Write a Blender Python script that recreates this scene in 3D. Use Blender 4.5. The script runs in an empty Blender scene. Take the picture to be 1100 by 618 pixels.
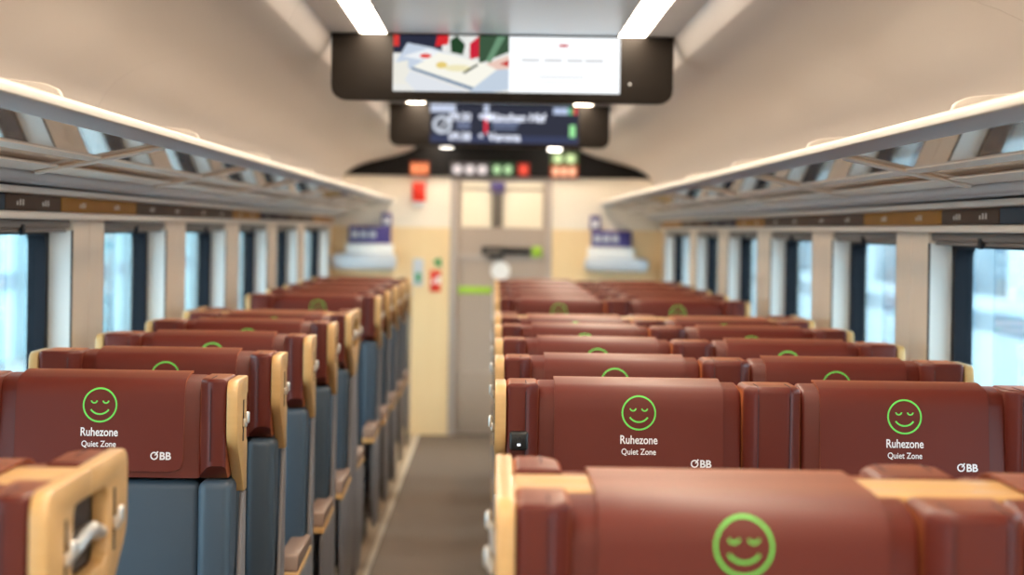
import bpy, bmesh, math, random
from mathutils import Vector, Matrix
random.seed(7)
PI = math.pi
sc = bpy.context.scene
COL = sc.collection

# ------------------------------------------------------------------ materials
def s2l(c):
    return tuple((x/12.92 if x <= .04045 else ((x+.055)/1.055)**2.4) for x in [v/255 for v in c])

def mat(name, col, rough=.5, metal=0., spec=.5, noise=None, bump=None, coat=0., sheen=0., emit=None, estr=0.):
    m = bpy.data.materials.new(name); m.use_nodes = True
    nt = m.node_tree; b = nt.nodes['Principled BSDF']
    b.inputs['Base Color'].default_value = (*col, 1)
    b.inputs['Roughness'].default_value = rough
    b.inputs['Metallic'].default_value = metal
    b.inputs['Specular IOR Level'].default_value = spec
    b.inputs['Coat Weight'].default_value = coat
    b.inputs['Sheen Weight'].default_value = sheen
    if sheen:
        b.inputs['Sheen Tint'].default_value = (1, .30, .10, 1); b.inputs['Sheen Roughness'].default_value = .24  # orange tint puts warm ceiling light into the colour of the leather tops
    if emit:
        b.inputs['Emission Color'].default_value = (*emit, 1)
        b.inputs['Emission Strength'].default_value = estr
    tc = nt.nodes.new('ShaderNodeTexCoord')
    if noise:
        scale, col2, stretch = noise
        mp = nt.nodes.new('ShaderNodeMapping'); mp.inputs['Scale'].default_value = stretch
        n = nt.nodes.new('ShaderNodeTexNoise'); n.inputs['Scale'].default_value = scale; n.inputs['Detail'].default_value = 4
        mx = nt.nodes.new('ShaderNodeMix'); mx.data_type = 'RGBA'
        mx.inputs[6].default_value = (*col, 1); mx.inputs[7].default_value = (*col2, 1)
        nt.links.new(tc.outputs['Object'], mp.inputs[0]); nt.links.new(mp.outputs[0], n.inputs['Vector'])
        nt.links.new(n.outputs['Fac'], mx.inputs[0]); nt.links.new(mx.outputs[2], b.inputs['Base Color'])
    if bump:
        scale, strength, dist = bump
        n2 = nt.nodes.new('ShaderNodeTexNoise'); n2.inputs['Scale'].default_value = scale; n2.inputs['Detail'].default_value = 5
        bp = nt.nodes.new('ShaderNodeBump'); bp.inputs['Strength'].default_value = strength; bp.inputs['Distance'].default_value = dist
        nt.links.new(tc.outputs['Object'], n2.inputs['Vector']); nt.links.new(n2.outputs['Fac'], bp.inputs['Height'])
        nt.links.new(bp.outputs['Normal'], b.inputs['Normal'])
    return m

def emission(name, col, strength):
    m = bpy.data.materials.new(name); m.use_nodes = True
    nt = m.node_tree; nt.nodes.remove(nt.nodes['Principled BSDF'])
    e = nt.nodes.new('ShaderNodeEmission'); e.inputs[0].default_value = (*col, 1); e.inputs[1].default_value = strength
    nt.links.new(e.outputs[0], nt.nodes['Material Output'].inputs[0])
    return m

def glass(name, tint, rough=0.0, ior=1.5, body=None, body_fac=0.):
    """thin pane: tinted see-through mixed with a Fresnel mirror"""
    m = bpy.data.materials.new(name); m.use_nodes = True
    nt = m.node_tree; nt.nodes.remove(nt.nodes['Principled BSDF'])
    t = nt.nodes.new('ShaderNodeBsdfTransparent'); t.inputs[0].default_value = (*tint, 1)
    g = nt.nodes.new('ShaderNodeBsdfGlossy'); g.inputs['Roughness'].default_value = rough
    ge = nt.nodes.new('ShaderNodeNewGeometry')              # Schlick reflectance from |N.I|, the same from either side of the pane
    dt = nt.nodes.new('ShaderNodeVectorMath'); dt.operation = 'DOT_PRODUCT'
    nt.links.new(ge.outputs['Normal'], dt.inputs[0]); nt.links.new(ge.outputs['Incoming'], dt.inputs[1])
    def mth(op, a, b=None):
        n_ = nt.nodes.new('ShaderNodeMath'); n_.operation = op
        for i_, x_ in enumerate((a, b)):
            if x_ is None: continue
            if isinstance(x_, (int, float)): n_.inputs[i_].default_value = x_
            else: nt.links.new(x_, n_.inputs[i_])
        return n_.outputs[0]
    r0 = ((ior-1)/(ior+1))**2
    f_ = mth('ADD', mth('MULTIPLY', mth('POWER', mth('SUBTRACT', 1.0, mth('ABSOLUTE', dt.outputs['Value'])), 5.0), 1-r0), r0)
    mx = nt.nodes.new('ShaderNodeMixShader')
    src = t.outputs[0]
    if body:
        d = nt.nodes.new('ShaderNodeBsdfDiffuse'); d.inputs[0].default_value = (*body, 1)
        m2 = nt.nodes.new('ShaderNodeMixShader'); m2.inputs[0].default_value = body_fac
        nt.links.new(t.outputs[0], m2.inputs[1]); nt.links.new(d.outputs[0], m2.inputs[2]); src = m2.outputs[0]
    nt.links.new(f_, mx.inputs[0]); nt.links.new(src, mx.inputs[1]); nt.links.new(g.outputs[0], mx.inputs[2])
    nt.links.new(mx.outputs[0], nt.nodes['Material Output'].inputs[0])
    return m

M = {}
M['leather'] = mat('burgundy leather', (.122, .0195, .0115), .40, spec=.24, sheen=.55, noise=(9, (.104, .0165, .010), (1, 1, 1)), bump=(420, .10, .002))
M['cover'] = mat('burgundy cover', (.127, .020, .012), .44, spec=.22, sheen=.55, noise=(6, (.111, .0175, .0106), (1, 1, 1)), bump=(600, .06, .001))
M['seam'] = mat('seam thread', (.05, .012, .014), .6)
M['blue'] = mat('blue leather', (.058, .083, .112), .44, spec=.4, noise=(7, (.047, .069, .095), (1, 1, 1)), bump=(300, .10, .002))
M['wood'] = mat('maple', (.70, .42, .17), .38, noise=(5, (.62, .35, .13), (1, 3, 24)), coat=.15)
M['grey'] = mat('grey shell', (.19, .175, .18), .45, bump=(500, .05, .001))
M['darkgrey'] = mat('dark base', (.07, .055, .05), .5)
M['taupe'] = mat('taupe arm pad', (.22, .13, .09), .45)
M['slot'] = mat('slot dark', (.025, .014, .010), .6)
M['silver'] = mat('satin metal', (.70, .68, .65), .28, metal=.75)
M['green'] = mat('green print', (.14, .62, .085), .5)
M['white'] = mat('white print', (.78, .72, .72), .5)
M['black'] = mat('black plastic', (.012, .011, .011), .35)
M['lens'] = mat('lens', (.8, .85, .95), .2, emit=(.8, .9, 1), estr=1.2)
M['wall'] = mat('wall laminate', (.84, .71, .58), .45, noise=(3, (.80, .67, .54), (1, 1, 1)))
M['reveal'] = mat('window reveal', (.90, .91, .90), .5)
M['ceil'] = mat('ceiling panel', (.58, .525, .485), .42, noise=(1.2, (.55, .495, .455), (1, .4, 1)))
M['soffit'] = mat('soffit', (.70, .68, .67), .45)
M['trimw'] = mat('light trim', (.88, .78, .68), .4)
M['alu'] = mat('aluminium', (.84, .76, .68), .4, metal=.05)
M['rail'] = mat('cream rail', (.74, .68, .61), .45)
M['railgrey'] = mat('rail underside', (.50, .50, .53), .4, metal=.2)
M['frame'] = mat('window rubber', (.012, .014, .02), .6, spec=.15)
M['blindm'] = mat('blind cassette', (.17, .14, .125), .5)
M['doorpane'] = glass('door pane', (.95, .95, .92))
M['amber'] = mat('amber veneer', (.60, .27, .04), .6, spec=.15, noise=(4, (.40, .17, .03), (1, 1, 1)))
M['brown'] = mat('brown veneer', (.16, .085, .05), .6, spec=.15, noise=(3, (.10, .055, .035), (1, 1, 1)))
M['plum'] = mat('plum veneer', (.035, .014, .028), .6, spec=.15)
M['slate'] = mat('slate panel', (.06, .08, .11), .6, spec=.15)
M['cream'] = mat('end wall cream', (.86, .78, .66), .5)
M['yellow'] = mat('end wall veneer', (.86, .66, .38), .45, noise=(3, (.81, .60, .33), (6, 1, .6)))
M['door'] = mat('door leaf', (.42, .34, .28), .4)
M['doorlow'] = mat('door kick', (.36, .28, .22), .4)
M['doorframe'] = mat('door frame', (.42, .36, .32), .4)
M['boardblack'] = mat('display housing', (.014, .0105, .008), .5, spec=.18)
M['red'] = mat('red plastic', (.75, .03, .01), .4)
M['purple'] = mat('purple board', (.065, .05, .24), .5)
M['matblack'] = mat('matt black', (.008, .007, .007), .7, spec=.15)
M['palegrey'] = mat('pale cabinet', (.55, .60, .66), .4)
M['lime'] = mat('lime strip', (.36, .60, .05), .5)
M['mint'] = mat('green sticker', (.02, .30, .09), .5)
M['stone'] = mat('floor carpet', (.155, .105, .070), .75, noise=(60, (.115, .078, .052), (1, 1, 1)), bump=(900, .3, .002))
M['sidefloor'] = mat('side floor', (.36, .25, .155), .45, noise=(20, (.31, .21, .13), (1, 1, 1)))
M['strip'] = mat('floor strip', (.70, .60, .48), .35)
M['lamp'] = emission('lamp strip', (1, .83, .64), 26)
M['cove'] = emission('cove lamp', (1, .80, .58), 10.0)
M['vest'] = emission('vestibule lamp', (1, .93, .82), 13)
M['pane'] = glass('window pane', (.84, .93, .95))
M['shelf'] = glass('shelf glass', (.72, .66, .60), .02, 1.6, (.35, .28, .23), .25)

# ------------------------------------------------------------------ mesh helpers
def merge(bm, tmp, mi=0, smooth=True):
    for f in tmp.faces:
        f.material_index = mi; f.smooth = smooth
    me = bpy.data.meshes.new('tmp'); tmp.to_mesh(me); tmp.free()
    bm.from_mesh(me); bpy.data.meshes.remove(me)

def box(bm, x0, x1, y0, y1, z0, z1, bev=0., seg=3, mi=0):
    t = bmesh.new(); bmesh.ops.create_cube(t, size=1)
    for v in t.verts:
        v.co = Vector(((x0+x1)/2+v.co.x*(x1-x0), (y0+y1)/2+v.co.y*(y1-y0), (z0+z1)/2+v.co.z*(z1-z0)))
    if bev: bmesh.ops.bevel(t, geom=t.edges[:], offset=bev, segments=seg, profile=.5, affect='EDGES', clamp_overlap=True)
    merge(bm, t, mi)

def prism(bm, pts, axis, a0, a1, bev=0., seg=2, mi=0, mid=None):
    """closed 2-D outline pushed along an axis; axis x: pts=(y,z); y: (x,z); z: (x,y)"""
    def P(p, a):
        return Vector((a, p[0], p[1])) if axis == 'x' else Vector((p[0], a, p[1])) if axis == 'y' else Vector((p[0], p[1], a))
    t = bmesh.new()
    A = [t.verts.new(P(p, a0)) for p in pts]; B = [t.verts.new(P(p, a1)) for p in pts]
    n = len(pts)
    t.faces.new(A); t.faces.new(B[::-1])
    for i in range(n):
        t.faces.new((A[i], B[i], B[(i+1) % n], A[(i+1) % n]))
    bmesh.ops.recalc_face_normals(t, faces=t.faces[:])
    if bev:
        caps = [e for e in t.edges if len({v.index for v in e.verts}) and any(len(f.verts) == n for f in e.link_faces)]
        bmesh.ops.bevel(t, geom=caps, offset=bev, segments=seg, profile=.5, affect='EDGES', clamp_overlap=True)
    merge(bm, t, mi)

def tube(bm, pts, r, closed=False, mi=0, seg=8, flat=None):
    t = bmesh.new(); rings = []; n = len(pts); pts = [Vector(p) for p in pts]
    for i, p in enumerate(pts):
        d = (pts[(i+1) % n]-pts[i-1]) if closed else (pts[min(i+1, n-1)]-pts[max(i-1, 0)])
        d.normalize()
        up = Vector((0, 0, 1)) if abs(d.z) < .9 else Vector((1, 0, 0))
        if flat is not None: up = Vector(flat)
        a = d.cross(up).normalized(); b = a.cross(d).normalized()
        rings.append([t.verts.new(p + r*(math.cos(2*PI*k/seg)*a+math.sin(2*PI*k/seg)*b)) for k in range(seg)])
    for i in range(n if closed else n-1):
        A, B = rings[i], rings[(i+1) % n]
        for k in range(seg): t.faces.new((A[k], A[(k+1) % seg], B[(k+1) % seg], B[k]))
    if not closed: t.faces.new(rings[0][::-1]); t.faces.new(rings[-1])
    bmesh.ops.recalc_face_normals(t, faces=t.faces[:])
    merge(bm, t, mi)

def fillet(pts, rad, n=5):
    """round the corners of a 2-D outline; rad is one number or one per corner"""
    out = []; N = len(pts)
    for i in range(N):
        r = rad[i] if isinstance(rad, (list, tuple)) else rad
        p = Vector(pts[i]); a = Vector(pts[i-1])-p; b = Vector(pts[(i+1) % N])-p
        if r <= 0: out.append(tuple(p)); continue
        r = min(r, a.length*.49, b.length*.49); a.normalize(); b.normalize()
        A = p+a*r; B = p+b*r
        for k in range(n+1):
            s = k/n; q = A*(1-s)**2+p*2*s*(1-s)+B*s*s
            out.append(tuple(q))
    return out

def link(name, bm, mats, parent=None, sharp=35):
    me = bpy.data.meshes.new(name); bm.to_mesh(me); bm.free()
    for m in (mats if isinstance(mats, (list, tuple)) else [mats]): me.materials.append(M[m])
    me.set_sharp_from_angle(angle=math.radians(sharp))
    o = bpy.data.objects.new(name, me); COL.objects.link(o)
    if parent: o.parent = parent
    return o

def tag(o, label=None, cat=None, group=None, kind=None):
    if label: o['label'] = label
    if cat: o['category'] = cat
    if group: o['group'] = group
    if kind: o['kind'] = kind
    return o

def empty(name, loc, rz=0.):
    o = bpy.data.objects.new(name, None); o.empty_display_size = .1
    o.location = loc; o.rotation_euler = (0, 0, rz); COL.objects.link(o)
    return o

def copy_tree(o, parent=None):
    c = o.copy(); COL.objects.link(c)
    if parent: c.parent = parent
    for ch in o.children: copy_tree(ch, c)
    return c

def text_bm(s, height, bold=.0, sx=1.):
    cu = bpy.data.curves.new('t', 'FONT'); cu.body = s; cu.size = height/.69; cu.align_x = 'CENTER'; cu.offset = bold; cu.resolution_u = 4
    ob = bpy.data.objects.new('t', cu); COL.objects.link(ob)
    bpy.context.view_layer.update()
    me = ob.evaluated_get(bpy.context.evaluated_depsgraph_get()).to_mesh()
    bm = bmesh.new(); bm.from_mesh(me)
    bpy.data.objects.remove(ob); bpy.data.curves.remove(cu)
    for v in bm.verts: v.co.x *= sx
    return bm

def place_text(bm, s, height, fn, bold=0., sx=1., cx=0., cy=0., mi=0):
    """lettering laid on a surface by fn(u, v) -> point"""
    t = text_bm(s, height, bold, sx)
    for v in t.verts: v.co = fn(v.co.x+cx, v.co.y-height/2+cy)
    merge(bm, t, mi, False)

def rect_on(bm, fn, u0, u1, v0, v1, mi=0):
    t = bmesh.new()
    t.faces.new([t.verts.new(fn(*p)) for p in ((u0, v0), (u1, v0), (u1, v1), (u0, v1))]); merge(bm, t, mi, False)

def poly_on(bm, fn, pts, mi=0):
    t = bmesh.new(); t.faces.new([t.verts.new(fn(*p)) for p in pts]); merge(bm, t, mi, False)

# ------------------------------------------------------------------ seats  (face -Y, back plane at y=0, floor z=0)
TOP = 1.288; HB = 1.075
PT, HW, DV = .024, .447, .126
BB = .100                                                  # half the gap between two seats set back to back
BE = BB-.0008
HEAD = [(-.1563, HB), (-.1425, 1.18), (-.133, 1.252), (-.126, 1.266), (-.116, 1.276), (-.100, 1.281), (-.05, 1.288), (-.016, 1.289), (-.005, 1.280), (-.005, HB)]

CPATH = [(-.15455, 1.088), (-.15376, 1.094), (-.1527, 1.102), (-.151, 1.115), (-.14246, 1.18), (-.13655, 1.225), (-.133, 1.252), (-.126, 1.2665), (-.116, 1.2765), (-.100, 1.2815), (-.05, 1.2885), (-.03, 1.2905), (-.002, 1.2905)]
CPATH2 = CPATH[:6]+[(-.1335, 1.238), (-.128, 1.249), (-.119, 1.2575), (-.106, 1.2645), (-.085, 1.2710), (-.05, 1.2765), (0, 1.2785), (BB*.5, 1.2782), (BE, 1.2780)]

def head_bm(x0, x1, b2b):
    P = [(y-.0005, z-.0015) for y, z in CPATH2[3:-3]]+[(-.01, 1.2766), (-.005, 1.270), (-.005, HB)] if b2b else HEAD
    if b2b: P = [(-.1563, HB)]+P
    bm = bmesh.new(); prism(bm, P, 'x', x0, x1, .010, 3); return bm

def panel_bm(x0, x1, b2b):
    if b2b:
        pts = [(-.19, TOP), (BE, TOP), (BE, 1.250), (-.026, 1.250), (-.026, 1.142), (BE, 1.142), (BE, 1.035), (.01, 1.035), (-.03, 1.07), (-.19, 1.165)]
        rad = [.04, 0, 0, .028, .028, 0, 0, .02, .02, .03]
    else:
        pts = [(-.19, TOP), (0, TOP), (0, 1.250), (-.020, 1.244), (-.020, 1.152), (0, 1.146), (0, 1.035), (-.05, 1.035), (-.075, 1.065), (-.19, 1.158)]
        rad = [.035, .006, .003, .01, .01, .003, 0, .01, .02, .03]
    bm = bmesh.new(); prism(bm, fillet(pts, rad), 'x', x0, x1, .004, 2)
    return bm

def wing_bm(x0, x1, inner, TOP=TOP):
    """padded wing: flat front, slanted inner face (inner = +1 / -1, 0 = both sides), cut back below"""
    CH, DY = .024, .040
    f = -.187; pts = []
    if inner in (1, 0): pts += [(x1-CH, f), (x1, f+DY)]
    else: pts += [(x1, f)]
    pts += [(x1, -.005), (x0, -.005)]
    if inner in (-1, 0): pts += [(x0, f+DY), (x0+CH, f)]
    else: pts += [(x0, f)]
    rad = []
    for p in pts: rad.append(.012 if p[1] < -.1 else 0)
    t = bmesh.new(); P = fillet(pts, rad, 4)
    A = [t.verts.new((*p, HB)) for p in P]; B = [t.verts.new((*p, TOP+.003)) for p in P]; n = len(P)
    t.faces.new(A[::-1]); top = t.faces.new(B)
    for i in range(n): t.faces.new((A[i], A[(i+1) % n], B[(i+1) % n], B[i]))
    bmesh.ops.recalc_face_normals(t, faces=t.faces[:])
    bmesh.ops.bevel(t, geom=list(top.edges), offset=.016, segments=5, profile=.5, affect='EDGES', clamp_overlap=True)
    g = t.verts[:]+t.edges[:]+t.faces[:]
    no = Vector((0, -(.030), -(.045))).normalized()
    res = bmesh.ops.bisect_plane(t, geom=g, plane_co=(0, -.187, HB+.030), plane_no=no, clear_outer=True)
    bmesh.ops.holes_fill(t, edges=[e for e in t.edges if e.is_boundary])
    bm = bmesh.new(); merge(bm, t)
    for sgn in ([inner] if inner else [-1, 1]):
        xs = (x1-CH-.004) if sgn > 0 else (x0+CH+.004)
        tube(bm, [(xs, f-.0004, HB+.04), (xs, f-.0004, 1.22), (xs, f-.0004, TOP-.02), (xs, f+.004, TOP-.0045), (xs, f+.016, TOP+.003), (xs, f+.06, TOP+.0032), (xs, f+.10, TOP+.0032)], .0012, mi=1, seg=5)
    return bm

def cover_bm(cx, b2b, w=.364):
    """cloth draped over the headrest: front panel with rounded lower corners, top, short back flap over the shell"""
    path = CPATH2 if b2b else CPATH
    def off(i, d):
        p = Vector(path[i]); q = Vector(path[min(i+1, len(path)-1)])-Vector(path[max(i-1, 0)])
        return p+Vector((-q.y, q.x)).normalized()*d
    r = .022; base = path[0][1]
    t = bmesh.new(); G = {}
    nx = 12; n = len(path)
    for side, d in ((0, .0055), (1, .001)):
        for i in range(n):
            h = path[i][1]-base if path[i][1] < 1.12 else 1
            inset = 0 if h >= r else r-math.sqrt(max(r*r-(r-h)**2, 0))
            hw = w/2-inset
            for k in range(nx+1):
                p = off(i, d)
                G[side, i, k] = t.verts.new((cx+(-1+2*k/nx)*hw, p.x, p.y))
    for side in (0, 1):
        for i in range(n-1):
            for k in range(nx):
                q = [G[side, i, k], G[side, i, k+1], G[side, i+1, k+1], G[side, i+1, k]]
                t.faces.new(q if side == 0 else q[::-1])
    for i in range(n-1):
        t.faces.new([G[0, i, 0], G[0, i+1, 0], G[1, i+1, 0], G[1, i, 0]])
        t.faces.new([G[0, i, nx], G[1, i, nx], G[1, i+1, nx], G[0, i+1, nx]])
    for k in range(nx):
        t.faces.new([G[0, 0, k], G[1, 0, k], G[1, 0, k+1], G[0, 0, k+1]])
        t.faces.new([G[0, n-1, k], G[0, n-1, k+1], G[1, n-1, k+1], G[1, n-1, k]])
    bmesh.ops.recalc_face_normals(t, faces=t.faces[:])
    bm = bmesh.new(); merge(bm, t); return bm

def front_fn(cx, b2b=False, lift=.0068):
    """a point of the cover's outer face, u across and at height z"""
    path = CPATH2 if b2b else CPATH
    out = []
    for i, p in enumerate(path):
        q = Vector(path[min(i+1, len(path)-1)])-Vector(path[max(i-1, 0)])
        out.append(Vector(p)+Vector((-q.y, q.x)).normalized()*lift)
    def fn(u, z):
        y = out[0].x
        for a, b in zip(out[:-1], out[1:]):
            if a.y <= z <= b.y:
                y = a.x+(b.x-a.x)*(z-a.y)/(b.y-a.y); break
        return Vector((cx+u, y, z))
    return fn

def smiley_bm(cx, b2b):
    fn = front_fn(cx, b2b); bm = bmesh.new(); cz = 1.2285; R = .0355; w = .0036
    def arc(ox, oz, r, a0, a1, w, n):
        t = bmesh.new(); I = []; O = []
        for k in range(n+1):
            a = math.radians(a0+(a1-a0)*k/n)
            I.append(t.verts.new(fn(ox+(r-w/2)*math.cos(a), oz+(r-w/2)*math.sin(a))))
            O.append(t.verts.new(fn(ox+(r+w/2)*math.cos(a), oz+(r+w/2)*math.sin(a))))
        for k in range(n): t.faces.new((I[k], O[k], O[k+1], I[k+1]))
        merge(bm, t, 0, False)
    arc(0, cz, R, 0, 360, w, 48)
    for s in (-1, 1): arc(s*.0125, cz+.0105, .0062, 190, 350, .0030, 12)
    arc(0, cz+.004, .0235, 215, 325, .0034, 18)
    return bm

def letter_bm(cx):
    fn = front_fn(cx); bm = bmesh.new()
    place_text(bm, 'Ruhezone', .0175, fn, .0004, .80, 0, 1.1715)
    place_text(bm, 'Quiet Zone', .0125, fn, .0002, .86, 0, 1.146)
    place_text(bm, 'BB', .0155, fn, .0006, 1.0, .144, 1.122)
    t = bmesh.new(); I = []; O = []; ox, oz = .1205, 1.122
    for k in range(25):
        a = 2*PI*k/24
        I.append(t.verts.new(fn(ox+.0056*math.cos(a), oz+.0058*math.sin(a)))); O.append(t.verts.new(fn(ox+.0084*math.cos(a), oz+.0086*math.sin(a))))
    for k in range(24): t.faces.new((I[k], O[k], O[k+1], I[k+1]))
    merge(bm, t, 0, False)
    poly_on(bm, fn, [(ox+.0005, oz+.0015), (ox+.0024, oz+.0002), (ox+.0094, oz+.0085), (ox+.0068, oz+.0104)])
    return bm

def make_seat(pair, lamp, b2b, wl, wr):
    """single or double seat; wl / wr are the widths of the wings at its -x and +x side"""
    n = 2 if pair else 1
    W = 2*PT+wl+wr+n*HW+(n-1)*DV
    o = empty('double_seat' if pair else 'single_seat', (0, 0, 0))
    X0 = -W/2; yb = BE if b2b else 0
    heads = [X0+PT+wl+HW/2+i*(HW+DV) for i in range(n)]
    for s in (-1, 1):                                       # wooden side panels with slot, hook and grab handle
        xo = s*W/2; xi = xo-s*PT
        p = link('side_panel', panel_bm(min(xo, xi), max(xo, xi), b2b), 'wood', o)
        sy = -.075 if b2b else -.085
        bm = bmesh.new(); box(bm, xo-.001, xo+.0012, sy-.007, sy+.007, 1.150, 1.240, 0); link('hook_slot', bm, 'slot', p)
        bm = bmesh.new()
        box(bm, min(xo, xo+s*.009), max(xo, xo+s*.009), sy-.011, sy+.011, 1.180, 1.200, .004, 3)
        box(bm, min(xo+s*.005, xo+s*.014), max(xo+s*.005, xo+s*.014), sy-.012, sy+.012, 1.188, 1.214, .004, 3)
        link('coat_hook', bm, 'silver', p)
        if b2b:
            bm = bmesh.new()
            tube(bm, [(xo-s*.012, -.030, 1.183), (xo-s*.008, .03, 1.190), (xo-s*.004, .065, 1.199), (xo-s*.004, .085, 1.200), (xo-s*.004, BE-.0005, 1.200)], .0115, seg=10)
            link('grab_handle', bm, 'silver', p)
        bm = bmesh.new(); box(bm, *sorted((xi-s*.004, xi-s*.0005)), -.022 if not b2b else -.028, yb-.001, 1.144, 1.256, 0)
        link('recess_liner', bm, 'slot', p)
    for i, cx in enumerate(heads):
        link('headrest', head_bm(cx-HW/2+.001, cx+HW/2-.001, b2b), 'leather', o)
        c = link('headrest_cover', cover_bm(cx, b2b), 'cover', o)
        link('smiley_print', smiley_bm(cx, b2b), 'green', c)
        link('lettering', letter_bm(cx), 'white', c)
        bm = bmesh.new(); box(bm, cx-HW/2+.003, cx+HW/2-.003, -.146, -.046, .47, HB-.006, .020, 4)
        link('backrest', bm, 'blue', o)
        bm = bmesh.new(); box(bm, cx-HW/2-.02, cx+HW/2+.02, -.60, -.08, .385, .49, .035, 5)
        link('seat_cushion', bm, 'blue', o)
    for x0, x1, inn in [(X0+PT+.001, X0+PT+wl+.007, 1), (W/2-PT-wr-.007, W/2-PT-.001, -1)]:
        link('headrest_wing', wing_bm(x0, x1, inn, TOP-.008 if b2b else TOP), ['leather', 'seam'], o)
        bm = bmesh.new(); box(bm, x0+.001-(.012 if inn > 0 else 0), x1-.002+(.012 if inn < 0 else 0), -.180, -.046, .60, HB-.003, .020, 5)
        link('side_bolster', bm, 'blue', o)
    if pair:
        link('headrest_divider', wing_bm(-DV/2+(wl-wr)/2+.001, DV/2+(wl-wr)/2-.001, 0, TOP-.012 if b2b else TOP), ['leather', 'seam'], o)
        bm = bmesh.new(); box(bm, -DV/2+(wl-wr)/2+.002, DV/2+(wl-wr)/2-.002, -.178, -.046, .60, HB-.003, .024, 5)
        link('side_bolster', bm, 'blue', o)
    if b2b:                                                 # wooden rim bridging the two backs
        bm = bmesh.new(); box(bm, X0+PT+.0005, W/2-PT-.0005, 0.0, BE, 1.250, 1.2768, .003, 2); link('headrest_shell', bm, 'wood', o)
    bm = bmesh.new(); box(bm, X0+PT+.005, W/2-PT-.005, -.044, -.001, .30, HB-.004, .006, 2); link('back_shell', bm, 'grey', o)
    for s in (-1, 1):
        xo = s*W/2; xi = xo-s*PT
        pts = [(-.045, 1.034), (yb-.002, 1.034), (yb-.002, .30), (-.04, .20), (-.40, .20), (-.55, .34), (-.55, .62), (-.14, .62)]
        bm = bmesh.new(); prism(bm, fillet(pts, [0, 0, .03, .05, .08, .06, .03, .06]), 'x', *sorted((xo-s*.0005, xo-s*.011)), .004, 2)
        link('side_frame', bm, 'grey', o)
        xa, xb = sorted((xo+s*.001, xo-s*.054))
        bm = bmesh.new()
        prism(bm, fillet([(-.55, .640), (-.53, .690), (-.10, .690), (-.10, .655)], .012), 'x', xa, xb, .006, 3, 0)
        prism(bm, [(-.555, .622), (-.555, .641), (-.11, .655), (-.11, .640)], 'x', xa-.002, xb+.002, .002, 1, 1)
        link('armrest', bm, ['taupe', 'wood'], o)
    if pair:
        c0 = (wl-wr)/2
        bm = bmesh.new(); prism(bm, fillet([(-.55, .640), (-.53, .690), (-.19, .690), (-.19, .645)], .012), 'x', c0-.04, c0+.04, .008, 3)
        link('armrest', bm, 'taupe', o)
    bm = bmesh.new(); box(bm, X0+.05, W/2-.05, -.50, -.08, .30, .385, .02, 2); link('seat_frame', bm, 'darkgrey', o)
    for s in (-1, 1):
        lx = s*(W/2-.14)
        bm = bmesh.new(); prism(bm, fillet([(-.40, .31), (-.10, .31), (-.07, .0), (-.42, .0), (-.34, .04)], .01), 'x', lx-.03, lx+.03, .006, 2)
        link('leg', bm, 'darkgrey', o)
    if lamp:
        x = X0+PT+.008; f = -.187
        bm = bmesh.new()
        box(bm, x, x+.040, f-.018, f+.012, 1.150, 1.190, .006, 3, 0)
        tube(bm, [(x+.020+.006*math.cos(2*PI*k/16), f-.0185, 1.172+.006*math.sin(2*PI*k/16)) for k in range(16)], .0010, True, 0, 6, (0, 1, 0))
        box(bm, x+.0165, x+.0235, f-.020, f-.017, 1.160, 1.1645, 0, 1, 1)
        link('reading_lamp', bm, ['black', 'lens'], o)
    return o, W

AIS_L, WIN_L, AIS_R, WIN_R = .055, .097, .063, .098
single, W1 = make_seat(False, False, False, WIN_L, AIS_L)
single_pair, _ = make_seat(False, False, True, WIN_L, AIS_L)
single_away, _ = make_seat(False, False, True, AIS_L, WIN_L)
double, W2 = make_seat(True, True, False, AIS_R, WIN_R)
double_pair, _ = make_seat(True, True, True, AIS_R, WIN_R)
double_away, _ = make_seat(True, False, True, WIN_R, AIS_R)
XL, XR = -.5620-W1/2, -.013+W2/2
ORD = ['first', 'second', 'third', 'fourth', 'fifth', 'sixth', 'seventh', 'eighth', 'ninth', 'tenth', 'eleventh', 'twelfth']
ROWS = [2.825, 4.78, 5.70, 6.62, 7.54, 8.425, 10.50, 11.43, 12.36, 13.29, 14.22]
BACKS = {0: 'first', 5: 'sixth'}
used = set()
def put(proto, x, y, rz, label, cat, grp):
    o = proto if proto.name not in used else copy_tree(proto)
    used.add(proto.name)
    o.location = (x, y, 0); o.rotation_euler = (0, 0, rz); tag(o, label, cat, grp)
for i, y in enumerate(ROWS):
    extra_l = {0: ', wooden panel with grab handle', 1: ', whole quiet zone print showing', 5: ', wide wood panel with oval hole'}.get(i, '')
    extra_r = {0: ', its large smiley cut by the lower edge', 1: ', both quiet zone prints readable'}.get(i, '')
    put(single_pair if i in BACKS else single, XL, y, 0, f'{ORD[i]} single burgundy seat from the camera by left windows{extra_l}', 'seat', 'single seats left of the aisle')
    put(double_pair if i in BACKS else double, XR, y, 0, f'{ORD[i]} double burgundy seat from camera{extra_r}', 'seat', 'double seats right of the aisle')
    if i in BACKS:
        w = BACKS[i]
        put(single_away, XL, y+2*BB, PI, f'single burgundy seat turned away behind the {w} single seat from camera', 'seat', 'single seats left of the aisle')
        put(double_away, XR, y+2*BB, PI, f'double burgundy seat turned away behind the {w} double seat from camera', 'seat', 'double seats right of the aisle')

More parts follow.
